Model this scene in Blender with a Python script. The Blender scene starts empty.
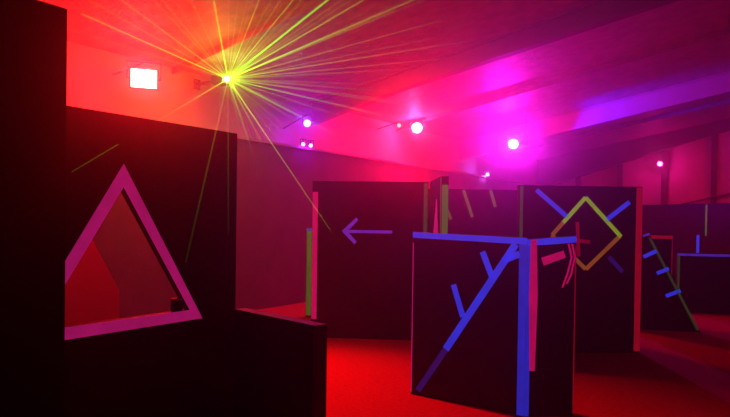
import bpy, bmesh, math, random
from mathutils import Vector, Matrix
random.seed(7)
sc = bpy.context.scene
COL = sc.collection

# ------------------------------------------------------------------ materials
def new_mat(name):
    m = bpy.data.materials.new(name); m.use_nodes = True
    return m, m.node_tree, m.node_tree.nodes['Principled BSDF']

def surf(name, col, rough=.7, col2=None, scale=6., bump=0., bscale=40., metal=0., spec=.3, coords='Object', detail=4):
    m, nt, b = new_mat(name)
    b.inputs['Roughness'].default_value = rough
    b.inputs['Metallic'].default_value = metal
    b.inputs['Specular IOR Level'].default_value = spec
    b.inputs['Base Color'].default_value = (*col, 1)
    tc = nt.nodes.new('ShaderNodeTexCoord')
    if col2:
        n = nt.nodes.new('ShaderNodeTexNoise'); n.inputs['Scale'].default_value = scale; n.inputs['Detail'].default_value = detail
        r = nt.nodes.new('ShaderNodeValToRGB')
        r.color_ramp.elements[0].position = .35; r.color_ramp.elements[0].color = (*col, 1)
        r.color_ramp.elements[1].position = .7; r.color_ramp.elements[1].color = (*col2, 1)
        nt.links.new(tc.outputs[coords], n.inputs['Vector']); nt.links.new(n.outputs['Fac'], r.inputs['Fac'])
        nt.links.new(r.outputs['Color'], b.inputs['Base Color'])
    if bump:
        n2 = nt.nodes.new('ShaderNodeTexNoise'); n2.inputs['Scale'].default_value = bscale; n2.inputs['Detail'].default_value = 5
        bp = nt.nodes.new('ShaderNodeBump'); bp.inputs['Strength'].default_value = bump; bp.inputs['Distance'].default_value = .02
        nt.links.new(tc.outputs[coords], n2.inputs['Vector']); nt.links.new(n2.outputs['Fac'], bp.inputs['Height'])
        nt.links.new(bp.outputs['Normal'], b.inputs['Normal'])
    return m

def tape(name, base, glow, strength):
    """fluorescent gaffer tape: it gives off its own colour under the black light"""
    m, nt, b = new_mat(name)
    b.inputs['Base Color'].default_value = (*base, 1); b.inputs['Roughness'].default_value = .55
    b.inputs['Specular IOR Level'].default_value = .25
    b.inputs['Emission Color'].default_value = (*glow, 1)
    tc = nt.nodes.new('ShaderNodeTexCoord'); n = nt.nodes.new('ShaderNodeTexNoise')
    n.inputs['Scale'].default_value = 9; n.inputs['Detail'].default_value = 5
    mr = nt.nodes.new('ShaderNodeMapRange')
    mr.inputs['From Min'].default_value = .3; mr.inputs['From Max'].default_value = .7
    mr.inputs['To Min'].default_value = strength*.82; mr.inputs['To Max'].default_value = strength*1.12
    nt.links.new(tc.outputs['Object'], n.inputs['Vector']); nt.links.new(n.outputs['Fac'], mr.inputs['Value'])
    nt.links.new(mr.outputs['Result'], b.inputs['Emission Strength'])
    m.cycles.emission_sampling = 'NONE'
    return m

def glowing(name, col, strength):
    m, nt, b = new_mat(name)
    b.inputs['Base Color'].default_value = (*col, 1)
    b.inputs['Emission Color'].default_value = (*col, 1); b.inputs['Emission Strength'].default_value = strength
    m.cycles.emission_sampling = 'NONE'
    return m

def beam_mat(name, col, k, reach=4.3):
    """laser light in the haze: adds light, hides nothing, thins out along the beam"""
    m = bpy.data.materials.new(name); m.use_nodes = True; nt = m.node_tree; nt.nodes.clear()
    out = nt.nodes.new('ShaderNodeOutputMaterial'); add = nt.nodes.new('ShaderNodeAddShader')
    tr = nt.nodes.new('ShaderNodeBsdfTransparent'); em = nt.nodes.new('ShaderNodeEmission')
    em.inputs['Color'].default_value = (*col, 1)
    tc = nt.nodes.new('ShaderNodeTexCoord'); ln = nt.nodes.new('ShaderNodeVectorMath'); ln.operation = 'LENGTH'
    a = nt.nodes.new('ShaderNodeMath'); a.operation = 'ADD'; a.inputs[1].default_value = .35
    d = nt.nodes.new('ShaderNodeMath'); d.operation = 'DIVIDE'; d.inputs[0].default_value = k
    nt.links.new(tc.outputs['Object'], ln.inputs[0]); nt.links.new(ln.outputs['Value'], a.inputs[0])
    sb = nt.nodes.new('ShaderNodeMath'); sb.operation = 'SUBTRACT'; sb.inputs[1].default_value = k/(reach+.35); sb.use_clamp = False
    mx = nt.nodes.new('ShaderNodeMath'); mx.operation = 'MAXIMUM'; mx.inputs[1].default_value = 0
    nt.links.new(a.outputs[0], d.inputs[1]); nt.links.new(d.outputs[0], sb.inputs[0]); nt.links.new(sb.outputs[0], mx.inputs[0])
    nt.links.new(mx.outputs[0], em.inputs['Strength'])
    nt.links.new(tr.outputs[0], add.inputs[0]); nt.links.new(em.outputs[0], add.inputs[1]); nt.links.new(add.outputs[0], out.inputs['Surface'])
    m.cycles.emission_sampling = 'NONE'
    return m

M = dict(
    panel=surf('black_painted_plywood', (.012, .008, .012), .62, (.02, .013, .018), 7, .12, 60, spec=.25),
    stud=surf('red_lit_timber', (.07, .03, .035), .7, (.11, .05, .05), 9, .2, 30),  # red light on the low panel's end put into this colour
    bare=surf('bare_plywood', (.74, .50, .40), .7, (.82, .58, .46), 5, .15, 40),
    floor=surf('short_pile_carpet', (.34, .025, .04), .95, (.46, .035, .055), 26, .5, 160, spec=.1, detail=6),
    wall=surf('painted_block_wall', (.62, .55, .55), .85, (.68, .60, .60), 2, .25, 25, spec=.15),
    lower=surf('dark_painted_lining', (.20, .13, .15), .85, (.25, .16, .18), 2, .2, 25, spec=.15),
    ceil=surf('foil_faced_roof_lining', (.34, .26, .28), .5, (.50, .38, .40), 5, 1., 18, spec=.5),
    steel=surf('painted_steel', (.12, .10, .12), .5, (.16, .13, .15), 4, .1, 20, spec=.4),
    web=surf('pale_painted_steel', (.45, .42, .5), .6, (.5, .46, .55), 4, .1, 20, spec=.3),
    black=surf('black_metal', (.015, .015, .017), .45, (.03, .03, .032), 12, .1, 60, spec=.5),
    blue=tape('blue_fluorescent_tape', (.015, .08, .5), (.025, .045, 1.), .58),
    blue_corner=tape('dimmed_blue_fluorescent_tape', (.015, .05, .4), (.03, .04, 1.), .38),  # same blue tape, glow set lower where the black light falls off
    blue_dim=tape('dim_blue_tape', (.03, .03, .12), (.12, .04, 1.), .085),  # dimmer blue; on the diagonal's foot the shade is put into this colour
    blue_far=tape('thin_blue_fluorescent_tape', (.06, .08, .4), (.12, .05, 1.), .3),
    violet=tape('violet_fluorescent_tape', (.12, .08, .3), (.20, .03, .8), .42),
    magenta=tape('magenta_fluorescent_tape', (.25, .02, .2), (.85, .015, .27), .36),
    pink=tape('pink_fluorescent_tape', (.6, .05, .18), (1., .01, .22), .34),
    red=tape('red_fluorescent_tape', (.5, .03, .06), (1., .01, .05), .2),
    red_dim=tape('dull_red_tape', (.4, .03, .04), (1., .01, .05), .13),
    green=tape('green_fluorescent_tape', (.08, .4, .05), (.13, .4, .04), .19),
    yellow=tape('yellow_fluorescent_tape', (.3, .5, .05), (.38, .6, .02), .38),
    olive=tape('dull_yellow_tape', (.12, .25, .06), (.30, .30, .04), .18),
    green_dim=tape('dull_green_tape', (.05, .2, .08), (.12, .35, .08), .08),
    orange=tape('haze_tinted_yellow_tape', (.35, .2, .04), (.8, .22, .02), .2),
)

# ------------------------------------------------------------------ mesh helpers
def add_box(bm, lo, hi):
    vs = [bm.verts.new((x, y, z)) for x in (lo[0], hi[0]) for y in (lo[1], hi[1]) for z in (lo[2], hi[2])]
    for f in ((0, 1, 3, 2), (4, 6, 7, 5), (0, 4, 5, 1), (2, 3, 7, 6), (0, 2, 6, 4), (1, 5, 7, 3)):
        bm.faces.new([vs[i] for i in f])

def add_prism(bm, loop, y0, y1):
    """outline in (s, z), pushed from y0 to y1"""
    a = [bm.verts.new((s, y0, z)) for s, z in loop]; b = [bm.verts.new((s, y1, z)) for s, z in loop]
    n = len(loop)
    bm.faces.new(a); bm.faces.new(b[::-1])
    for i in range(n): bm.faces.new((a[i], b[i], b[(i+1) % n], a[(i+1) % n]))

def add_ring_prism(bm, outer, inner, y0, y1):
    """outline with a hole of the same vertex count"""
    n = len(outer)
    oa = [bm.verts.new((s, y0, z)) for s, z in outer]; ob = [bm.verts.new((s, y1, z)) for s, z in outer]
    ia = [bm.verts.new((s, y0, z)) for s, z in inner]; ib = [bm.verts.new((s, y1, z)) for s, z in inner]
    for i in range(n):
        j = (i+1) % n
        bm.faces.new((oa[i], oa[j], ia[j], ia[i])); bm.faces.new((ob[j], ob[i], ib[i], ib[j]))
        bm.faces.new((oa[j], oa[i], ob[i], ob[j])); bm.faces.new((ia[i], ia[j], ib[j], ib[i]))

def add_tube(bm, p0, p1, r0, r1, n=10, caps=True):
    p0, p1 = Vector(p0), Vector(p1); d = (p1-p0).normalized()
    a = d.orthogonal().normalized(); b = d.cross(a)
    ra = [bm.verts.new(p0 + (a*math.cos(t) + b*math.sin(t))*r0) for t in (2*math.pi*i/n for i in range(n))]
    rb = [bm.verts.new(p1 + (a*math.cos(t) + b*math.sin(t))*r1) for t in (2*math.pi*i/n for i in range(n))]
    for i in range(n): bm.faces.new((ra[i], ra[(i+1) % n], rb[(i+1) % n], rb[i]))
    if caps: bm.faces.new(ra[::-1]); bm.faces.new(rb)

def obj(name, bm, mat, parent=None, bevel=0., smooth=False):
    bmesh.ops.recalc_face_normals(bm, faces=bm.faces)
    me = bpy.data.meshes.new(name); bm.to_mesh(me); bm.free(); me.materials.append(mat)
    if smooth:
        for p in me.polygons: p.use_smooth = len(p.vertices) == 4
    o = bpy.data.objects.new(name, me); COL.objects.link(o)
    if parent: o.parent = parent
    if bevel:
        b = o.modifiers.new('bevel', 'BEVEL'); b.width = bevel; b.segments = 2; b.limit_method = 'ANGLE'
    return o

def thing(name, label, cat, loc=(0, 0, 0), rz=0., group=None):
    o = bpy.data.objects.new(name, None); COL.objects.link(o); o.empty_display_size = .2
    o.location = loc; o.rotation_euler = (0, 0, rz); o['label'] = label; o['category'] = cat
    if group: o['group'] = group
    return o

def struct(name, bm, mat, parent=None):
    o = obj(name, bm, mat, parent); 
    if not parent: o['kind'] = 'structure'
    return o

# ------------------------------------------------------------------ the room
XL, XU, XR, Y0, Y1 = -7.51, -7.90, 15.5, -6.0, 22.7
RIDGE = 4.0
def roof_z(x):
    return 3.98 + .17*(min(x, RIDGE)-XL) - .17*max(0, x-RIDGE)

bm = bmesh.new(); add_box(bm, (XU-.3, Y0-.3, -.2), (XR+.3, Y1+.3, 0)); struct('floor', bm, M['floor'])
bm = bmesh.new(); add_box(bm, (XU-.3, Y0, 0), (XU, Y1, roof_z(XU)+.2)); struct('wall_left', bm, M['wall'])
bm = bmesh.new(); add_box(bm, (XU, Y0, 0), (XL, Y1, 2.9)); struct('wall_left_lower', bm, M['lower'])
bm = bmesh.new(); add_box(bm, (XR, Y0, 0), (XR+.3, Y1, roof_z(XR)+.2)); struct('wall_right', bm, M['lower'])
for nm, ya, yb, mt in (('wall_back', Y0-.3, Y0, M['lower']), ('wall_end', Y1, Y1+.3, M['wall'])):
    bm = bmesh.new()
    add_prism(bm, [(XU-.3, 0), (XR+.3, 0), (XR+.3, roof_z(XR)+.1), (RIDGE, roof_z(RIDGE)+.1), (XU-.3, roof_z(XU)+.0)], ya, yb)
    struct(nm, bm, mt)
bm = bmesh.new()
def zz(x): return roof_z(x)
add_prism(bm, [(XU-.3, zz(XU-.3)), (RIDGE, zz(RIDGE)), (XR+.3, zz(XR+.3)), (XR+.3, zz(XR+.3)+.2), (RIDGE, zz(RIDGE)+.2), (XU-.3, zz(XU-.3)+.2)], Y0-.3, Y1+.3)
struct('ceiling', bm, M['ceil'])

# portal-frame rafters, deeper over the wall
def rafter(n, y, depth, haunch, hl, mat, fmat, kx=RIDGE):
    """I-section: web with a top and a bottom flange; haunch over the left wall"""
    w = bmesh.new()
    def bot(x):
        d = depth + haunch*max(0, 1-(x-XU)/hl)
        return roof_z(x)-d
    xs = [XU, XU+hl*.33, XU+hl*.66, XU+hl, RIDGE, XR]
    loop = [(x, bot(x)) for x in xs] + [(x, roof_z(x)+.02) for x in (XR, RIDGE, XU)]
    add_prism(w, loop, y, y+.03)
    o = struct('trim_%d' % n, w, mat)
    f = bmesh.new()
    for a, b in zip(xs[:-1], xs[1:]):
        add_prism(f, [(a, bot(a)-.03), (b, bot(b)-.03), (b, bot(b)), (a, bot(a))], y-.08, y+.11)
    for a, b in ((XU, RIDGE), (RIDGE, XR)):
        add_prism(f, [(a, roof_z(a)-.03), (b, roof_z(b)-.03), (b, roof_z(b)), (a, roof_z(a))], y-.08, y+.11)
    obj('flange', f, fmat, o)
    return o
rafter(1, 2.58, .40, .2, 3., M['steel'], M['steel'])
rafter(2, 9.25, .30, .1, 2., M['steel'], M['steel'])
rafter(3, 15.9, .44, .1, 3., M['web'], M['web'])
rafter(4, 22.45, .35, .75, 6., M['steel'], M['steel'])
# roof purlins between the frames
n = 5
for y in (5.9, 12.5, 19.2):
    b = bmesh.new()
    for a, c in ((XU, RIDGE), (RIDGE, XR)):
        add_prism(b, [(a, roof_z(a)-.10), (c, roof_z(c)-.10), (c, roof_z(c)), (a, roof_z(a))], y, y+.07)
    struct('trim_%d' % n, b, M['ceil']); n += 1
# wall posts and the brace on the end wall
for x in (-6.4, -4.95, -3.53, -2.05, -.6, .85, 2.3):
    b = bmesh.new()
    add_box(b, (x-.06, Y1-.10, 0), (x+.06, Y1, roof_z(x)-.02)); add_box(b, (x-.09, Y1-.13, 0), (x+.09, Y1-.10, roof_z(x)-.02))
    struct('trim_%d' % n, b, M['steel']); n += 1
b = bmesh.new(); add_tube(b, (-3.2, Y1-.2, 2.18), (-.9, Y1-.2, 2.75), .03, .03); struct('trim_%d' % n, b, M['steel']); n += 1
# dark capping along the ledge of the left wall
b = bmesh.new(); add_box(b, (XU, Y0, 2.9), (XL+.04, Y1, 2.94)); struct('trim_%d' % n, b, M['wall']); n += 1

# ------------------------------------------------------------------ maze panels
T = .085
def panel(name, label, A, B, h=2.1, ext0=0., ext1=0., outline=None, hole=None, mat=None, group=None, thick=T):
    """a plywood sheet on a stud frame; s runs from A to B, the front faces -y"""
    A, B = Vector((*A, 0)), Vector((*B, 0)); d = B-A
    t = thing(name, label, 'panel', A, math.atan2(d.y, d.x), group)
    L = d.length
    loop = outline or [(-ext0, 0), (L+ext1, 0), (L+ext1, h), (-ext0, h)]
    bm = bmesh.new()
    if hole:
        add_ring_prism(bm, hole[0], hole[1], 0, .014)
    else:
        add_prism(bm, loop, 0, .014)
    obj('plywood_sheet', bm, mat or M['panel'], t)
    # frame of studs behind the sheet, following the outline
    fr = bmesh.new(); cx = sum(p[0] for p in loop)/len(loop); cz = sum(p[1] for p in loop)/len(loop)
    def inset(lp, w):
        out = []
        for i in range(len(lp)):
            p0, p1, p2 = Vector(lp[i-1]), Vector(lp[i]), Vector(lp[(i+1) % len(lp)])
            e1 = (p1-p0).normalized(); e2 = (p2-p1).normalized()
            n1 = Vector((-e1.y, e1.x)); n2 = Vector((-e2.y, e2.x))
            k = (n1+n2); k = k/max(.3, 1+n1.dot(n2))
            out.append(tuple(p1+k*w))
        return out
    e = .002
    lo = inset(loop, e)
    add_ring_prism(fr, lo, inset(loop, .06), .015, thick)
    obj('stud_frame', fr, M['panel'] if not mat else mat, t)
    if hole:
        f2 = bmesh.new(); add_ring_prism(f2, inset(hole[2], -.05), hole[2], .015, thick); obj('opening_lining', f2, M['stud'], t)
    t['L'] = L
    return t

def strip(t, name, p0, p1, w, mat, face='front', w1=None, label=None):
    """a length of tape stuck flat on a face of the panel"""
    a, b = Vector(p0), Vector(p1); d = (b-a).normalized(); n = Vector((-d.y, d.x))
    w1 = w if w1 is None else w1
    segs = 6; pts_l, pts_r = [], []
    for i in range(segs+1):
        k = i/segs; c = a.lerp(b, k); ww = (w+(w1-w)*k)/2 * (1+random.uniform(-.03, .03))
        pts_l.append(c+n*ww); pts_r.append(c-n*ww)
    loop = [tuple(p) for p in pts_r] + [tuple(p) for p in pts_l[::-1]]
    bm = bmesh.new()
    if face == 'front': add_prism(bm, loop, -.0025, -.0003)
    else:
        x0, x1 = (t['L']+.0003, t['L']+.0025)
        A = [bm.verts.new((x0, s, z)) for s, z in loop]; B = [bm.verts.new((x1, s, z)) for s, z in loop]
        bm.faces.new(A); bm.faces.new(B[::-1])
        for i in range(len(loop)): bm.faces.new((A[i], B[i], B[(i+1) % len(loop)], A[(i+1) % len(loop)]))
    o = obj(name, bm, mat, t)
    if label: o['label'] = label
    return o

# 1 near wall panel, dark, at the left edge
panel('maze_panel', 'tall unlit black panel filling the left edge of the view, nearest the camera', (-1.443, -.45), (-1.443, .773))

# 2 panel with the triangular opening; s runs to its far end, front faces the camera
OA, OB = (-2.708, 1.13), (-2.708, 2.49)
ds = .15   # s of my measurements starts .15 further on
tri_o = [(-.056+ds, 1.025), (.96+ds, 1.025), (.461+ds, 1.857)]
tri_i = [(.045+ds, 1.082), (.872+ds, 1.082), (.461+ds, 1.742)]
outer = [(0, 0), (1.36, 0), (1.36, 2.1), (0, 2.1)]
# same count of corners for sheet outline and hole
so = [(0, 0), (1.36, 0), (1.36, 2.1), (.461+ds, 2.1), (0, 2.1)]
mid = lambda a, b, k: (a[0]+(b[0]-a[0])*k, a[1]+(b[1]-a[1])*k)
si = [tri_i[0], tri_i[1], mid(tri_i[1], tri_i[2], .6), tri_i[2], mid(tri_i[2], tri_i[0], .4)]
t = panel('maze_panel', 'tall dark panel with a triangular opening outlined in magenta tape', OA, OB, outline=outer, hole=(so, si, tri_i), thick=.045)
bm = bmesh.new(); add_ring_prism(bm, tri_o, tri_i, -.003, -.0003)
o = obj('tape_outline', bm, M['magenta'], t); o['label'] = 'magenta tape around the triangular opening'
# the box on the sill of the opening
k = thing('switch_box', 'small dark box standing on the sill in the corner of the triangular opening', 'box', (-2.708-.028, 1.13+.958, 1.083), math.pi/2)
bm = bmesh.new(); add_box(bm, (-.030, -.016, 0), (.030, .016, .055)); obj('case', bm, surf('dark_blue_plastic', (.02, .02, .08), .5, spec=.4), k, .004)
bm = bmesh.new(); add_box(bm, (-.032, -.018, .055), (.032, .018, .07)); obj('lit_top', bm, M['bare'], k, .003)  # pale top stands in for red light falling on the dark box

# 3 pale panel seen through the opening
panel('maze_panel', 'bare red-lit plywood panel with a slanted edge seen through the triangular opening', (-3.6, 2.0), (-3.6, 4.0),
      outline=[(-1.0, 0), (.30, 0), (.29, 1.11), (-.27, 2.1), (-1.0, 2.1)], mat=M['bare'])

# 4 low panel at the end of the triangle panel
t = panel('maze_panel', 'waist-high black panel joined to the far end of the panel with the triangular opening', (-2.704, 2.478), (-1.986, 2.36), h=1.05)
bm = bmesh.new(); add_box(bm, (t['L'], 0, 0), (t['L']+.012, T, 1.05)); o = obj('lit_end_face', bm, M['stud'], t, .002); o['label'] = 'end face with red light put into its colour'  # end face coloured lighter and redder for the light falling on it
strip(t, 'lit_end_edge', (t['L']+.008, .0), (t['L']+.008, 1.05), .01, M['stud'])

# 5 arrow panel
t = panel('maze_panel', 'tall dark panel with a violet tape arrow pointing left', (-5.16, 6.19), (-3.90, 6.942), ext0=.075)
bm = bmesh.new()
add_prism(bm, [(1.0, 1.412), (1.0, 1.452), (.42, 1.452), (.545, 1.585), (.515, 1.617), (.325, 1.434), (.495, 1.262), (.528, 1.295), (.42, 1.412)], -.003, -.0003)
o = obj('arrow', bm, M['violet'], t); o['label'] = 'violet tape arrow pointing left'
strip(t, 'tape_strip', (-.035, .25), (-.035, 1.953), .072, M['pink'], label='pink tape down the left edge')
strip(t, 'tape_strip', (1.435, .4), (1.435, 2.08), .05, M['green_dim'], label='dull olive tape down the right edge')

# 6 lower panel behind it, green edge
t = panel('maze_panel', 'shoulder-high panel with a green taped edge standing behind the arrow panel', (-6.402, 7.40), (-5.45, 7.98), h=1.45)
strip(t, 'tape_strip', (.05, .02), (.05, 1.44), .085, M['green'], label='green tape down the left edge')
strip(t, 'tape_strip', (.0, 1.415), (.14, 1.415), .05, M['blue_far'], label='short blue tape at the top corner')

# 7 panel seen edge-on beside the arrow panel
t = panel('maze_panel', 'tall narrow edge-on panel with an orange and green taped end, right of the arrow panel', (-3.85, 6.90), (-3.233, 6.051))
bm = bmesh.new(); add_prism(bm, [(.30, 1.2), (.93, 1.2), (.70, 1.85), (.64, 1.85)], -.003, -.0003)
o = obj('tape_spike', bm, M['magenta'], t); o['label'] = 'magenta tape spike pointing up'
strip(t, 'tape_strip', (t['L']-.012, .3), (t['L']-.012, 2.1), .022, M['orange'], label='thin orange tape on the corner')
strip(t, 'tape_strip', (.045, .3), (.045, 2.0), .07, M['green'], face='end', label='green tape on the panel end')

# 8 panel with slanting olive strips
t = panel('maze_panel', 'tall panel with three slanting dull yellow strips behind the blue-edged panel', (-4.527, 8.612), (-3.53, 9.30), ext0=.35, ext1=.35)
for a, b in (((.29, 2.088), (.439, 1.656)), ((.723, 2.094), (.806, 1.821)), ((.02, 1.795), (.10, 1.61))):
    strip(t, 'tape_strip', a, b, .05, M['olive'])

# 9 diamond panel
t = panel('maze_panel', 'tall black panel with a yellow tape diamond, tinted orange below for haze, and blue arms', (-2.65, 7.06), (-1.50, 7.963), h=2.04, ext0=.05, ext1=.02)
for a, b, m_, l_ in (((.772, 1.90), (.50, 1.59), 'yellow', 'upper left side of the diamond'), ((.50, 1.59), (.365, 1.437), 'orange', 'length of the diamond tinted for red haze'),
                 ((.772, 1.90), (1.225, 1.425), 'yellow', 'upper right side of the diamond'), ((1.212, 1.435), (.791, 1.022), 'orange', 'lower right side of the diamond, tinted for red haze'),
                 ((.791, 1.022), (.36, 1.437), 'orange', 'lower left side of the diamond, tinted for red haze')):  # orange lengths: red haze over the same tape put into its colour
    strip(t, 'tape_strip', a, b, .05, M[m_], label=m_ + ' tape, ' + l_)
for a, b, m_ in (((.162, 1.982), (.55, 1.658), 'blue'), ((1.323, 1.853), (1.036, 1.629), 'blue'), ((1.077, 1.177), (1.253, .995), 'blue_dim')):
    strip(t, 'tape_strip', a, b, .055, M[m_], label='blue tape arm of the diamond' if m_ == 'blue' else 'dimmer blue tape arm')
strip(t, 'tape_strip', (.675, 1.60), (.70, 1.18), .045, M['red_dim'], label='short upright of the red cross')
strip(t, 'tape_strip', (.60, 1.378), (.838, 1.357), .045, M['red_dim'], label='short crossbar of the red cross')
strip(t, 'tape_strip', (1.447, .02), (1.447, 2.03), .078, M['red'], label='red tape down the right edge')
strip(t, 'tape_strip', (-.02, 1.0), (-.02, 2.03), .04, M['green_dim'], label='dull green tape down the left edge')

# 10 front corner: the broad left side
A, Bc, D = (-2.81, 4.73), (-1.75, 4.77), (-1.43, 5.03)
t = panel('maze_panel', 'shoulder-high black panel with blue edges and a branching blue diagonal in front', A, Bc,
          outline=[(0, 0), (1.0607, 0), (1.0607, 1.462), (0, 1.487)])
strip(t, 'tape_strip', (.0, 1.461), (1.06, 1.436), .052, M['blue'], label='blue tape along the top edge')
strip(t, 'tape_strip', (1.028, .0), (1.028, 1.41), .064, M['blue_corner'], label='blue tape down the corner')
strip(t, 'tape_strip', (.965, 1.41), (.346, .458), .062, M['blue'], label='blue diagonal')
strip(t, 'tape_strip', (.346, .458), (.074, .045), .055, M['blue_dim'], label='foot of the blue diagonal, shade put into its colour')
strip(t, 'tape_strip', (.675, 1.335), (.765, 1.125), .052, M['blue'], label='upper blue twig of the diagonal')
strip(t, 'tape_strip', (.41, 1.035), (.505, .76), .052, M['blue'], label='lower blue twig of the diagonal')
strip(t, 'tape_strip', (.86, 1.27), (1.0, 1.33), .055, M['blue'], label='short blue link between diagonal and corner')
strip(t, 'tape_strip', (.006, .02), (.006, 1.39), .010, M['magenta'], label='thin magenta line down the left edge')

# 11 front corner: the narrow right side
t = panel('maze_panel', 'narrow shoulder-high black panel with hanging pink tape at the blue corner', Bc, D,
          outline=[(0, 0), (.412, 0), (.412, 1.485), (0, 1.452)])
LR = t['L']
strip(t, 'tape_strip', (.0, 1.424), (LR, 1.457), .052, M['blue'], label='blue tape along the top edge')
strip(t, 'tape_strip', (.018, .0), (.018, 1.40), .036, M['blue_corner'], label='blue tape wrapped round the corner')
bm = bmesh.new(); add_prism(bm, [(.036, .375), (.08, .372), (.094, 1.0), (.078, 1.45), (.03, 1.445), (.022, 1.0)], -.006, -.003)
o = obj('tape_strip', bm, M['pink'], t); o['label'] = 'wide pink tape hanging down the corner'
strip(t, 'tape_strip', (.13, 1.27), (.315, 1.335), .07, M['pink'], w1=.06, label='pink cross strip')
for pts in (((.345, 1.42), (.372, 1.31), (.345, 1.19), (.30, 1.06)), ((.375, 1.42), (.400, 1.31), (.372, 1.17), (.335, 1.09))):
    bm = bmesh.new()
    lft = [(s-.008, z) for s, z in pts]; rgt = [(s+.008, z) for s, z in pts]
    for i in range(3):
        add_prism(bm, [lft[i], rgt[i], rgt[i+1], lft[i+1]], -.008+.001*i, -.004)
    o = obj('tape_ribbon', bm, M['pink'], t); o['label'] = 'thin pink ribbon hanging beside the right edge'
strip(t, 'tape_strip', (LR-.004, .02), (LR-.004, 1.40), .010, M['red_dim'], label='thin red line down the right edge')

# 12 panels at the right
t = panel('maze_panel', 'low dark panel cut to a slanting green edge with short blue twigs', (-1.90, 9.69), (-1.046, 10.058),
          outline=[(-.15, 0), (.93, 0), (.225, 1.41), (-.15, 1.41)])
strip(t, 'tape_strip', (.21, 1.38), (.895, .03), .035, M['green_dim'], label='dull green tape down the slanting edge')
for a, b in (((.13, 1.09), (.31, 1.185)), ((.32, .85), (.485, .925)), ((.45, .515), (.65, .605))):
    strip(t, 'tape_strip', a, b, .055, M['blue'], label='blue tape twig')
strip(t, 'tape_strip', (.12, 1.40), (.21, 1.44), .03, M['blue_far'], label='blue tape tip at the top')

t = panel('maze_panel', 'low dark panel with a red taped top edge behind the slanting-edged panel', (-2.25, 10.10), (-1.49, 10.43), h=1.40)
strip(t, 'tape_strip', (.30, 1.38), (t['L'], 1.38), .05, M['red'], label='red tape along the top edge')
strip(t, 'tape_strip', (t['L']-.006, .8), (t['L']-.006, 1.36), .012, M['red_dim'], label='thin red line down the right edge')

t = panel('maze_panel', 'waist-high dark panel with a blue taped top and green left edge at the right', (-1.636, 12.05), (-.60, 12.50), h=1.06, ext1=.4)
strip(t, 'tape_strip', (0, 1.04), (t['L']+.4, 1.04), .042, M['blue_far'], label='blue tape along the top edge')
strip(t, 'tape_strip', (.02, .3), (.02, 1.02), .035, M['green_dim'], label='green tape down the left edge')

t = panel('maze_panel', 'long tall dark panel at the far right below the end wall', (-3.38, 18.20), (-1.157, 16.62), ext0=.6, ext1=1.4)
strip(t, 'tape_strip', (2.07, 1.297), (2.07, 2.064), .05, M['green'], label='green tape down the seam')
strip(t, 'tape_strip', (1.843, .86), (1.843, 1.315), .085, M['blue'], label='short upright blue tape')

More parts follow.
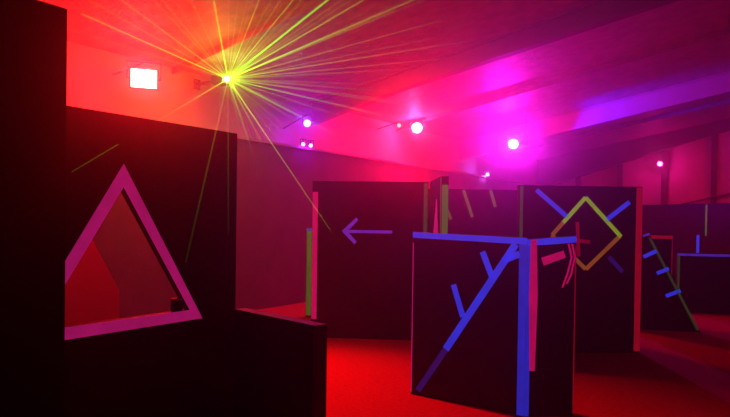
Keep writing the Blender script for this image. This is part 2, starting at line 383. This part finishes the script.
# ------------------------------------------------------------------ lamps
def lamp(name, label, loc, aim, w, h, lens_col, lens_str, light_col, watts, size=.08, group=None, round_=True, mount=None, cat='stage light', spot=None, off=.05, throw=None):
    """housing with cooling fins, front rim, lens and yoke; local -y is the beam direction"""
    loc = Vector(loc); d = (Vector(aim)-loc).normalized()
    t = thing(name, label, cat, loc, 0, group)
    q = d.to_track_quat('-Y', 'Z'); t.rotation_mode = 'QUATERNION'; t.rotation_quaternion = q
    dep = max(w, h)*.9
    b = bmesh.new()
    if round_:
        add_tube(b, (0, 0, 0), (0, dep, 0), w/2*1.12, w/2*.85, 20)
        add_tube(b, (0, dep, 0), (0, dep*1.15, 0), w/2*.85, w/2*.4, 20)
    else:
        add_box(b, (-w/2*1.1, 0, -h/2*1.12), (w/2*1.1, dep*.5, h/2*1.12))
        for i in range(7):
            x = -w/2 + w*i/6; add_box(b, (x-.006, dep*.5, -h/2), (x+.006, dep*.68, h/2))
    obj('housing', b, M['black'], t, .003)
    b = bmesh.new()
    if round_:
        n_ = 20; ro, ri = w/2*1.16, w/2
        add_ring_prism(b, [(ro*math.cos(a), ro*math.sin(a)) for a in (2*math.pi*i/n_ for i in range(n_))],
                       [(ri*math.cos(a), ri*math.sin(a)) for a in (2*math.pi*i/n_ for i in range(n_))], -.012, 0)
    else:
        add_ring_prism(b, [(-w/2*1.12, -h/2*1.14), (w/2*1.12, -h/2*1.14), (w/2*1.12, h/2*1.14), (-w/2*1.12, h/2*1.14)],
                       [(-w/2, -h/2), (w/2, -h/2), (w/2, h/2), (-w/2, h/2)], -.012, 0)
    obj('rim', b, M['black'], t)
    b = bmesh.new()
    if round_: add_tube(b, (0, -.004, 0), (0, -.016, 0), w/2*.98, w/2*.8, 20)
    else: add_box(b, (-w/2*.99, -.010, -h/2*.99), (w/2*.99, -.002, h/2*.99))
    obj('lens', b, glowing('lit_lens', lens_col, lens_str), t)
    b = bmesh.new(); yw_ = max(w, .08)/2*1.3
    for s in (-1, 1): add_box(b, (s*yw_-.006, dep*.15, -.012), (s*yw_+.006, dep*.45, h*.75+.03))
    add_box(b, (-yw_-.006, dep*.15, h*.75+.03), (yw_+.006, dep*.45, h*.75+.045))
    for s in (-1, 1): add_tube(b, (s*yw_, dep*.3, 0), (s*w/2*.9, dep*.3, 0), .01, .01, 8)
    obj('yoke', b, M['black'], t)
    if mount is not None:
        b = bmesh.new(); inv = q.inverted()
        add_tube(b, (0, dep*.3, h*.75+.04), inv @ (Vector(mount)-loc), .012, .012, 8)
        obj('mounting_arm', b, M['black'], t)
    if watts:
        ld = bpy.data.lights.new('lamp_light', 'SPOT' if spot else 'POINT'); ld.energy = watts; ld.color = light_col; ld.shadow_soft_size = size
        lo_ = bpy.data.objects.new('lamp_light', ld); COL.objects.link(lo_); lo_.parent = t
        lo_.location = (0, -off-size if not spot else -off, 0)
        if spot:
            ld.spot_size = math.radians(spot); ld.spot_blend = .6
            lo_.rotation_mode = 'QUATERNION'; lo_.rotation_quaternion = Vector((0, -1, 0)).to_track_quat('-Z', 'Y')
    for throw in (throw if isinstance(throw, list) else [throw] if throw else []):
        ld = bpy.data.lights.new('lamp_throw', 'SPOT'); ld.energy = throw[0]; ld.color = light_col; ld.shadow_soft_size = size*.7
        ld.spot_size = math.radians(throw[1]); ld.spot_blend = 1.
        lo_ = bpy.data.objects.new('lamp_throw', ld); COL.objects.link(lo_); lo_.parent = t; lo_.location = (0, -off-size, 0)
        dr = Vector((0, -1, 0)) if len(throw) < 3 else q.inverted() @ (Vector(throw[2])-loc)
        lo_.rotation_mode = 'QUATERNION'; lo_.rotation_quaternion = dr.to_track_quat('-Z', 'Y')
    return t

RED = (1., .003, .020); ORG = (1., .004, .010); MAG = (.80, .010, .85); VIO = (.25, .004, 1.); BLU = (.03, .008, 1.)
K = 1.0
lamp('flood_light', 'large rectangular orange-white floodlight high on the left wall', (-7.30, 4.99, 3.49), (-1.5, .8, 2.2), .34, .25, (1., .85, .6), 3.5, ORG, 165*K, size=.14, throw=[(3000, 60, (-3.7, 4.1, 0.)), (1500, 42, (-1.0, -.2, 2.9))],
     round_=False, mount=(-7.9, 4.9, 3.6))
lamp('par_light', 'orange-white round spotlight on the left wall, right of the green laser', (-7.30, 12.4, 3.79), (-2.5, 2.5, 0.), .26, .26, (1., .8, .45), 3.5, RED, 880*K, size=.12, throw=(500, 80),
     mount=(-7.9, 12.4, 3.75))
lamp('par_light', 'tiny red spotlight just left of the orange-white round spotlight', (-7.30, 11.6, 3.74), (-4., 3., 2.5), .09, .06, (1., .45, .4), 2.5, RED, 0,
     mount=(-7.9, 11.6, 3.7))
lamp('par_light', 'violet-white spotlight above the pair of small lights on the ledge', (-7.30, 8.42, 3.35), (-2.0, .8, .6), .13, .15, (.9, .7, 1.), 3, VIO, 65*K, size=.05, spot=72,
     mount=(-7.9, 8.42, 3.3))
for i, (dy, l_) in enumerate(((-.10, 'left of the pair of small pinkish ledge lights under the violet spotlight'), (.12, 'right of the pair of small pinkish ledge lights under the violet spotlight'))):
    lamp('ledge_light', l_, (-7.48, 8.62+dy, 2.985), (-1.5, .5, 2.2), .075, .075, (1., .75, .8), 2, VIO, 4*K, size=.03, mount=(-7.5, 8.62+dy, 2.945), group='pair of small lights on the wall ledge', cat='lamp')
lamp('par_light', 'bright magenta-white round spotlight hung from the roof beam', (-6.04, 15.3, 3.65), (-2., 2., -.5), .27, .27, (1., .8, 1.), 3, MAG, 900*K, size=.12, spot=100,
     mount=(-6.1, 15.86, 3.85))
lamp('par_light', 'small cyan-white spotlight just right of the magenta-white spotlight', (-5.30, 14.3, 3.545), (-3.0, 16.0, 3.85), .13, .16, (.5, .9, 1.), 2, BLU, 850*K, size=.05, spot=72,
     mount=(-5.3, 14.3, 4.34))
lamp('ledge_light', 'small cyan light on the ledge below the magenta-white spotlight', (-7.42, 16.8, 2.985), (-1.5, .5, 1.8), .10, .08, (.3, .7, 1.), 1.2, (.4, .1, 1.), 10*K, size=.03, mount=(-7.44, 16.8, 2.945), cat='lamp')
lamp('par_light', 'small pinkish-white spotlight on the red end wall at the far right', (-3.62, 22.3, 3.60), (-1.5, 6., 2.0), .17, .12, (1., .6, 1.), 1.8, (1., .004, .3), 30*K, size=.05,
     mount=(-3.62, 22.6, 3.5))
# added lamp, unseen out of the frame, to redden the end wall
lamp('par_light', 'added red spotlight, unseen, for the end wall at the far right', (2.0, 19.6, 4.6), (-1.5, 22.7, 2.6), .26, .26, (1., .1, .1), 2, RED, 380*K, size=.12, spot=80, mount=(2.0, 19.6, 5.5))

lamp('added_fill_light', 'added unseen red fill lamp behind the top of the panel with the triangular opening', (-2.96, 1.95, 1.98), (-3.6, 2.15, 1.15), .08, .08, (1., .1, .08), 1.5, RED, 11*K, size=.03, spot=130,
     mount=(-2.753, 1.95, 2.03))  # added fill, hidden from view, to brighten the panel behind the opening

# ------------------------------------------------------------------ the laser
SRC = Vector((-7.13, 6.35, 3.735))
lz = thing('laser_projector', 'green laser projector on the left wall throwing a fan of thin beams', 'laser', SRC)
b = bmesh.new(); add_box(b, (-.28, -.10, -.07), (-.03, .10, .07)); obj('housing', b, M['black'], lz, .006)
b = bmesh.new(); add_tube(b, (-.03, 0, 0), (-.005, 0, 0), .035, .03, 16); obj('lens', b, glowing('laser_aperture', (.75, 1., .7), 40), lz)
b = bmesh.new(); add_box(b, (-.74, -.02, -.02), (-.28, .02, .02)); add_box(b, (-.74, -.06, -.08), (-.72, .06, .08)); obj('wall_bracket', b, M['black'], lz)
ld = bpy.data.lights.new('laser_glow', 'POINT'); ld.energy = 3.5; ld.color = (.15, 1., .04); ld.shadow_soft_size = .03
g = bpy.data.objects.new('laser_glow', ld); COL.objects.link(g); g.parent = lz; g.location = (.04, 0, 0)
LS = 1.0
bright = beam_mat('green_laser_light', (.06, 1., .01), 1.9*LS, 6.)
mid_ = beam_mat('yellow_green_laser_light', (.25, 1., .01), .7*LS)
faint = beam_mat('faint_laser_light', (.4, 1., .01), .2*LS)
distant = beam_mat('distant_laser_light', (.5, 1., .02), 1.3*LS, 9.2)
ends = [
    (-5.605, 4.723, 4.29, 1, 1.3), (-4.571, 6.101, 4.46, 2, 1), (-5.0, 5.59, 4.39, 1, .8), (-4.0, 5.24, 4.155, 0, 1.3), (-4.43, 6.347, 4.48, 1, 1),
    (-4.037, 6.906, 4.55, 1, 1.2), (-5.234, 5.389, 4.35, 2, .8), (-5.337, 5.267, 4.33, 1, .6), (-5.437, 5.16, 4.32, 2, .8), (-5.507, 5.061, 4.30, 2, .8),
    (-5.585, 4.97, 4.29, 2, .7), (-5.153, 5.483, 4.36, 2, .8), (-4.487, 6.993, 4.48, 2, 1), (-4.224, 7.816, 4.52, 2, 1.), (-4.27, 8.935, 4.51, 2, 1),
    (-5.885, 4.611, 4.24, 2, .8), (-6.111, 4.354, 4.20, 2, .8), (-6.435, 4.04, 4.14, 2, .8), (-6.685, 3.815, 4.10, 2, .8), (-7.0, 3.927, 4.02, 1, .8),
    (-4.803, 9.4, 4.42, 2, 1),
    (-2.246, 1.225, 1.764, 1, .8), (-.658, .516, 1.539, 1, .9), (-.649, .582, 1.575, 1, .6), (-3.328, 4.368, 2.321, 1, 1.5), (-2.787, 4.143, 2.093, 2, 1),
    (-3.182, 5.078, 2.594, 1, 1), (-3.019, 5.188, 2.847, 2, 1), (-2.379, 4.43, 2.183, 2, 1), (-2.665, 3.015, 1.62, 1, 1), (-2.501, 3.132, 1.523, 2, 1),
    (-2.784, 2.932, 1.518, 1, 1), (-2.871, 2.869, 1.584, 2, 1), (-2.631, 3.647, 1.817, 2, 1),
    (-2.876, 3.474, 1.813, 2, 1), (-2.651, 4.244, 1.887, 2, 1), (-3.205, 5.296, 3.146, 2, 1), (-2.693, 5.423, 2.703, 2, 1),
]
# the fan has many fainter beams between the strong ones
for i in range(34):
    a = ends[random.randrange(len(ends))]; c = ends[random.randrange(len(ends))]
    va = (Vector(a[:3])-SRC); vc = (Vector(c[:3])-SRC); kk = random.uniform(.2, .8)
    v = (va.normalized().lerp(vc.normalized(), kk)).normalized()*random.uniform(3.8, 4.3)
    p = SRC+v
    if p.z > roof_z(p.x)-.05 or p.z < .1: continue
    ends.append((p.x, p.y, p.z, 2, .8))
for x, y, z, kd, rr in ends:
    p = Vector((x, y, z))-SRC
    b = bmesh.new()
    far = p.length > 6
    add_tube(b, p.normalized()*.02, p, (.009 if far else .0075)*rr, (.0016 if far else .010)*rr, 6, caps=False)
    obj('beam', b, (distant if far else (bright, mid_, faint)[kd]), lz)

# ------------------------------------------------------------------ haze
# ------------------------------------------------------------------ world, camera, colour
w = bpy.data.worlds.new('dark'); sc.world = w; w.use_nodes = True
w.node_tree.nodes['Background'].inputs['Color'].default_value = (0, 0, 0, 1)
vs = w.node_tree.nodes.new('ShaderNodeVolumeScatter')      # thin theatre haze everywhere in the room
vs.inputs['Color'].default_value = (1, 1, 1, 1); vs.inputs['Anisotropy'].default_value = .86
# warm haze hangs in a layer under the roof and thins out towards the floor
wn = w.node_tree.nodes; wl = w.node_tree.links
gp = wn.new('ShaderNodeNewGeometry'); sx = wn.new('ShaderNodeSeparateXYZ'); mr = wn.new('ShaderNodeMapRange')
mr.interpolation_type = 'SMOOTHSTEP'
mr.inputs['From Min'].default_value = 2.3; mr.inputs['From Max'].default_value = 3.6
mr.inputs['To Min'].default_value = .0095; mr.inputs['To Max'].default_value = .034
wl.new(gp.outputs['Position'], sx.inputs[0]); wl.new(sx.outputs['Z'], mr.inputs['Value']); wl.new(mr.outputs['Result'], vs.inputs['Density'])
w.node_tree.links.new(vs.outputs[0], w.node_tree.nodes['World Output'].inputs['Volume'])
cam = bpy.data.cameras.new('camera'); co = bpy.data.objects.new('camera', cam); COL.objects.link(co); sc.camera = co
cam.sensor_fit = 'HORIZONTAL'; cam.sensor_width = 36; cam.lens = 36*600/730; cam.clip_start = .02; cam.shift_y = 17.8/730
th, ro, phi = math.radians(-.7), math.radians(.8), math.radians(35.3)
f = Vector((0, math.cos(th), math.sin(th))); r0 = Vector((1, 0, 0)); u0 = Vector((0, -math.sin(th), math.cos(th)))
r = r0*math.cos(ro)+u0*math.sin(ro); u = -r0*math.sin(ro)+u0*math.cos(ro)
R = Matrix((r, u, -f)).transposed()
co.matrix_world = Matrix.Translation((0, 0, 1.6)) @ Matrix.Rotation(phi, 4, 'Z') @ R.to_4x4()
vsx = sc.view_settings; vsx.view_transform = 'Standard'; vsx.look = 'None'; vsx.exposure = 0; vsx.gamma = 1; vsx.use_curve_mapping = False
cy = sc.cycles
cy.use_denoising = True; cy.denoiser = 'OPENIMAGEDENOISE'
cy.volume_step_rate = 3; cy.volume_max_steps = 128; cy.max_bounces = 6; cy.diffuse_bounces = 4; cy.volume_bounces = 1; cy.transparent_max_bounces = 128
cy.sample_clamp_indirect = 4; cy.caustics_reflective = False; cy.caustics_refractive = False
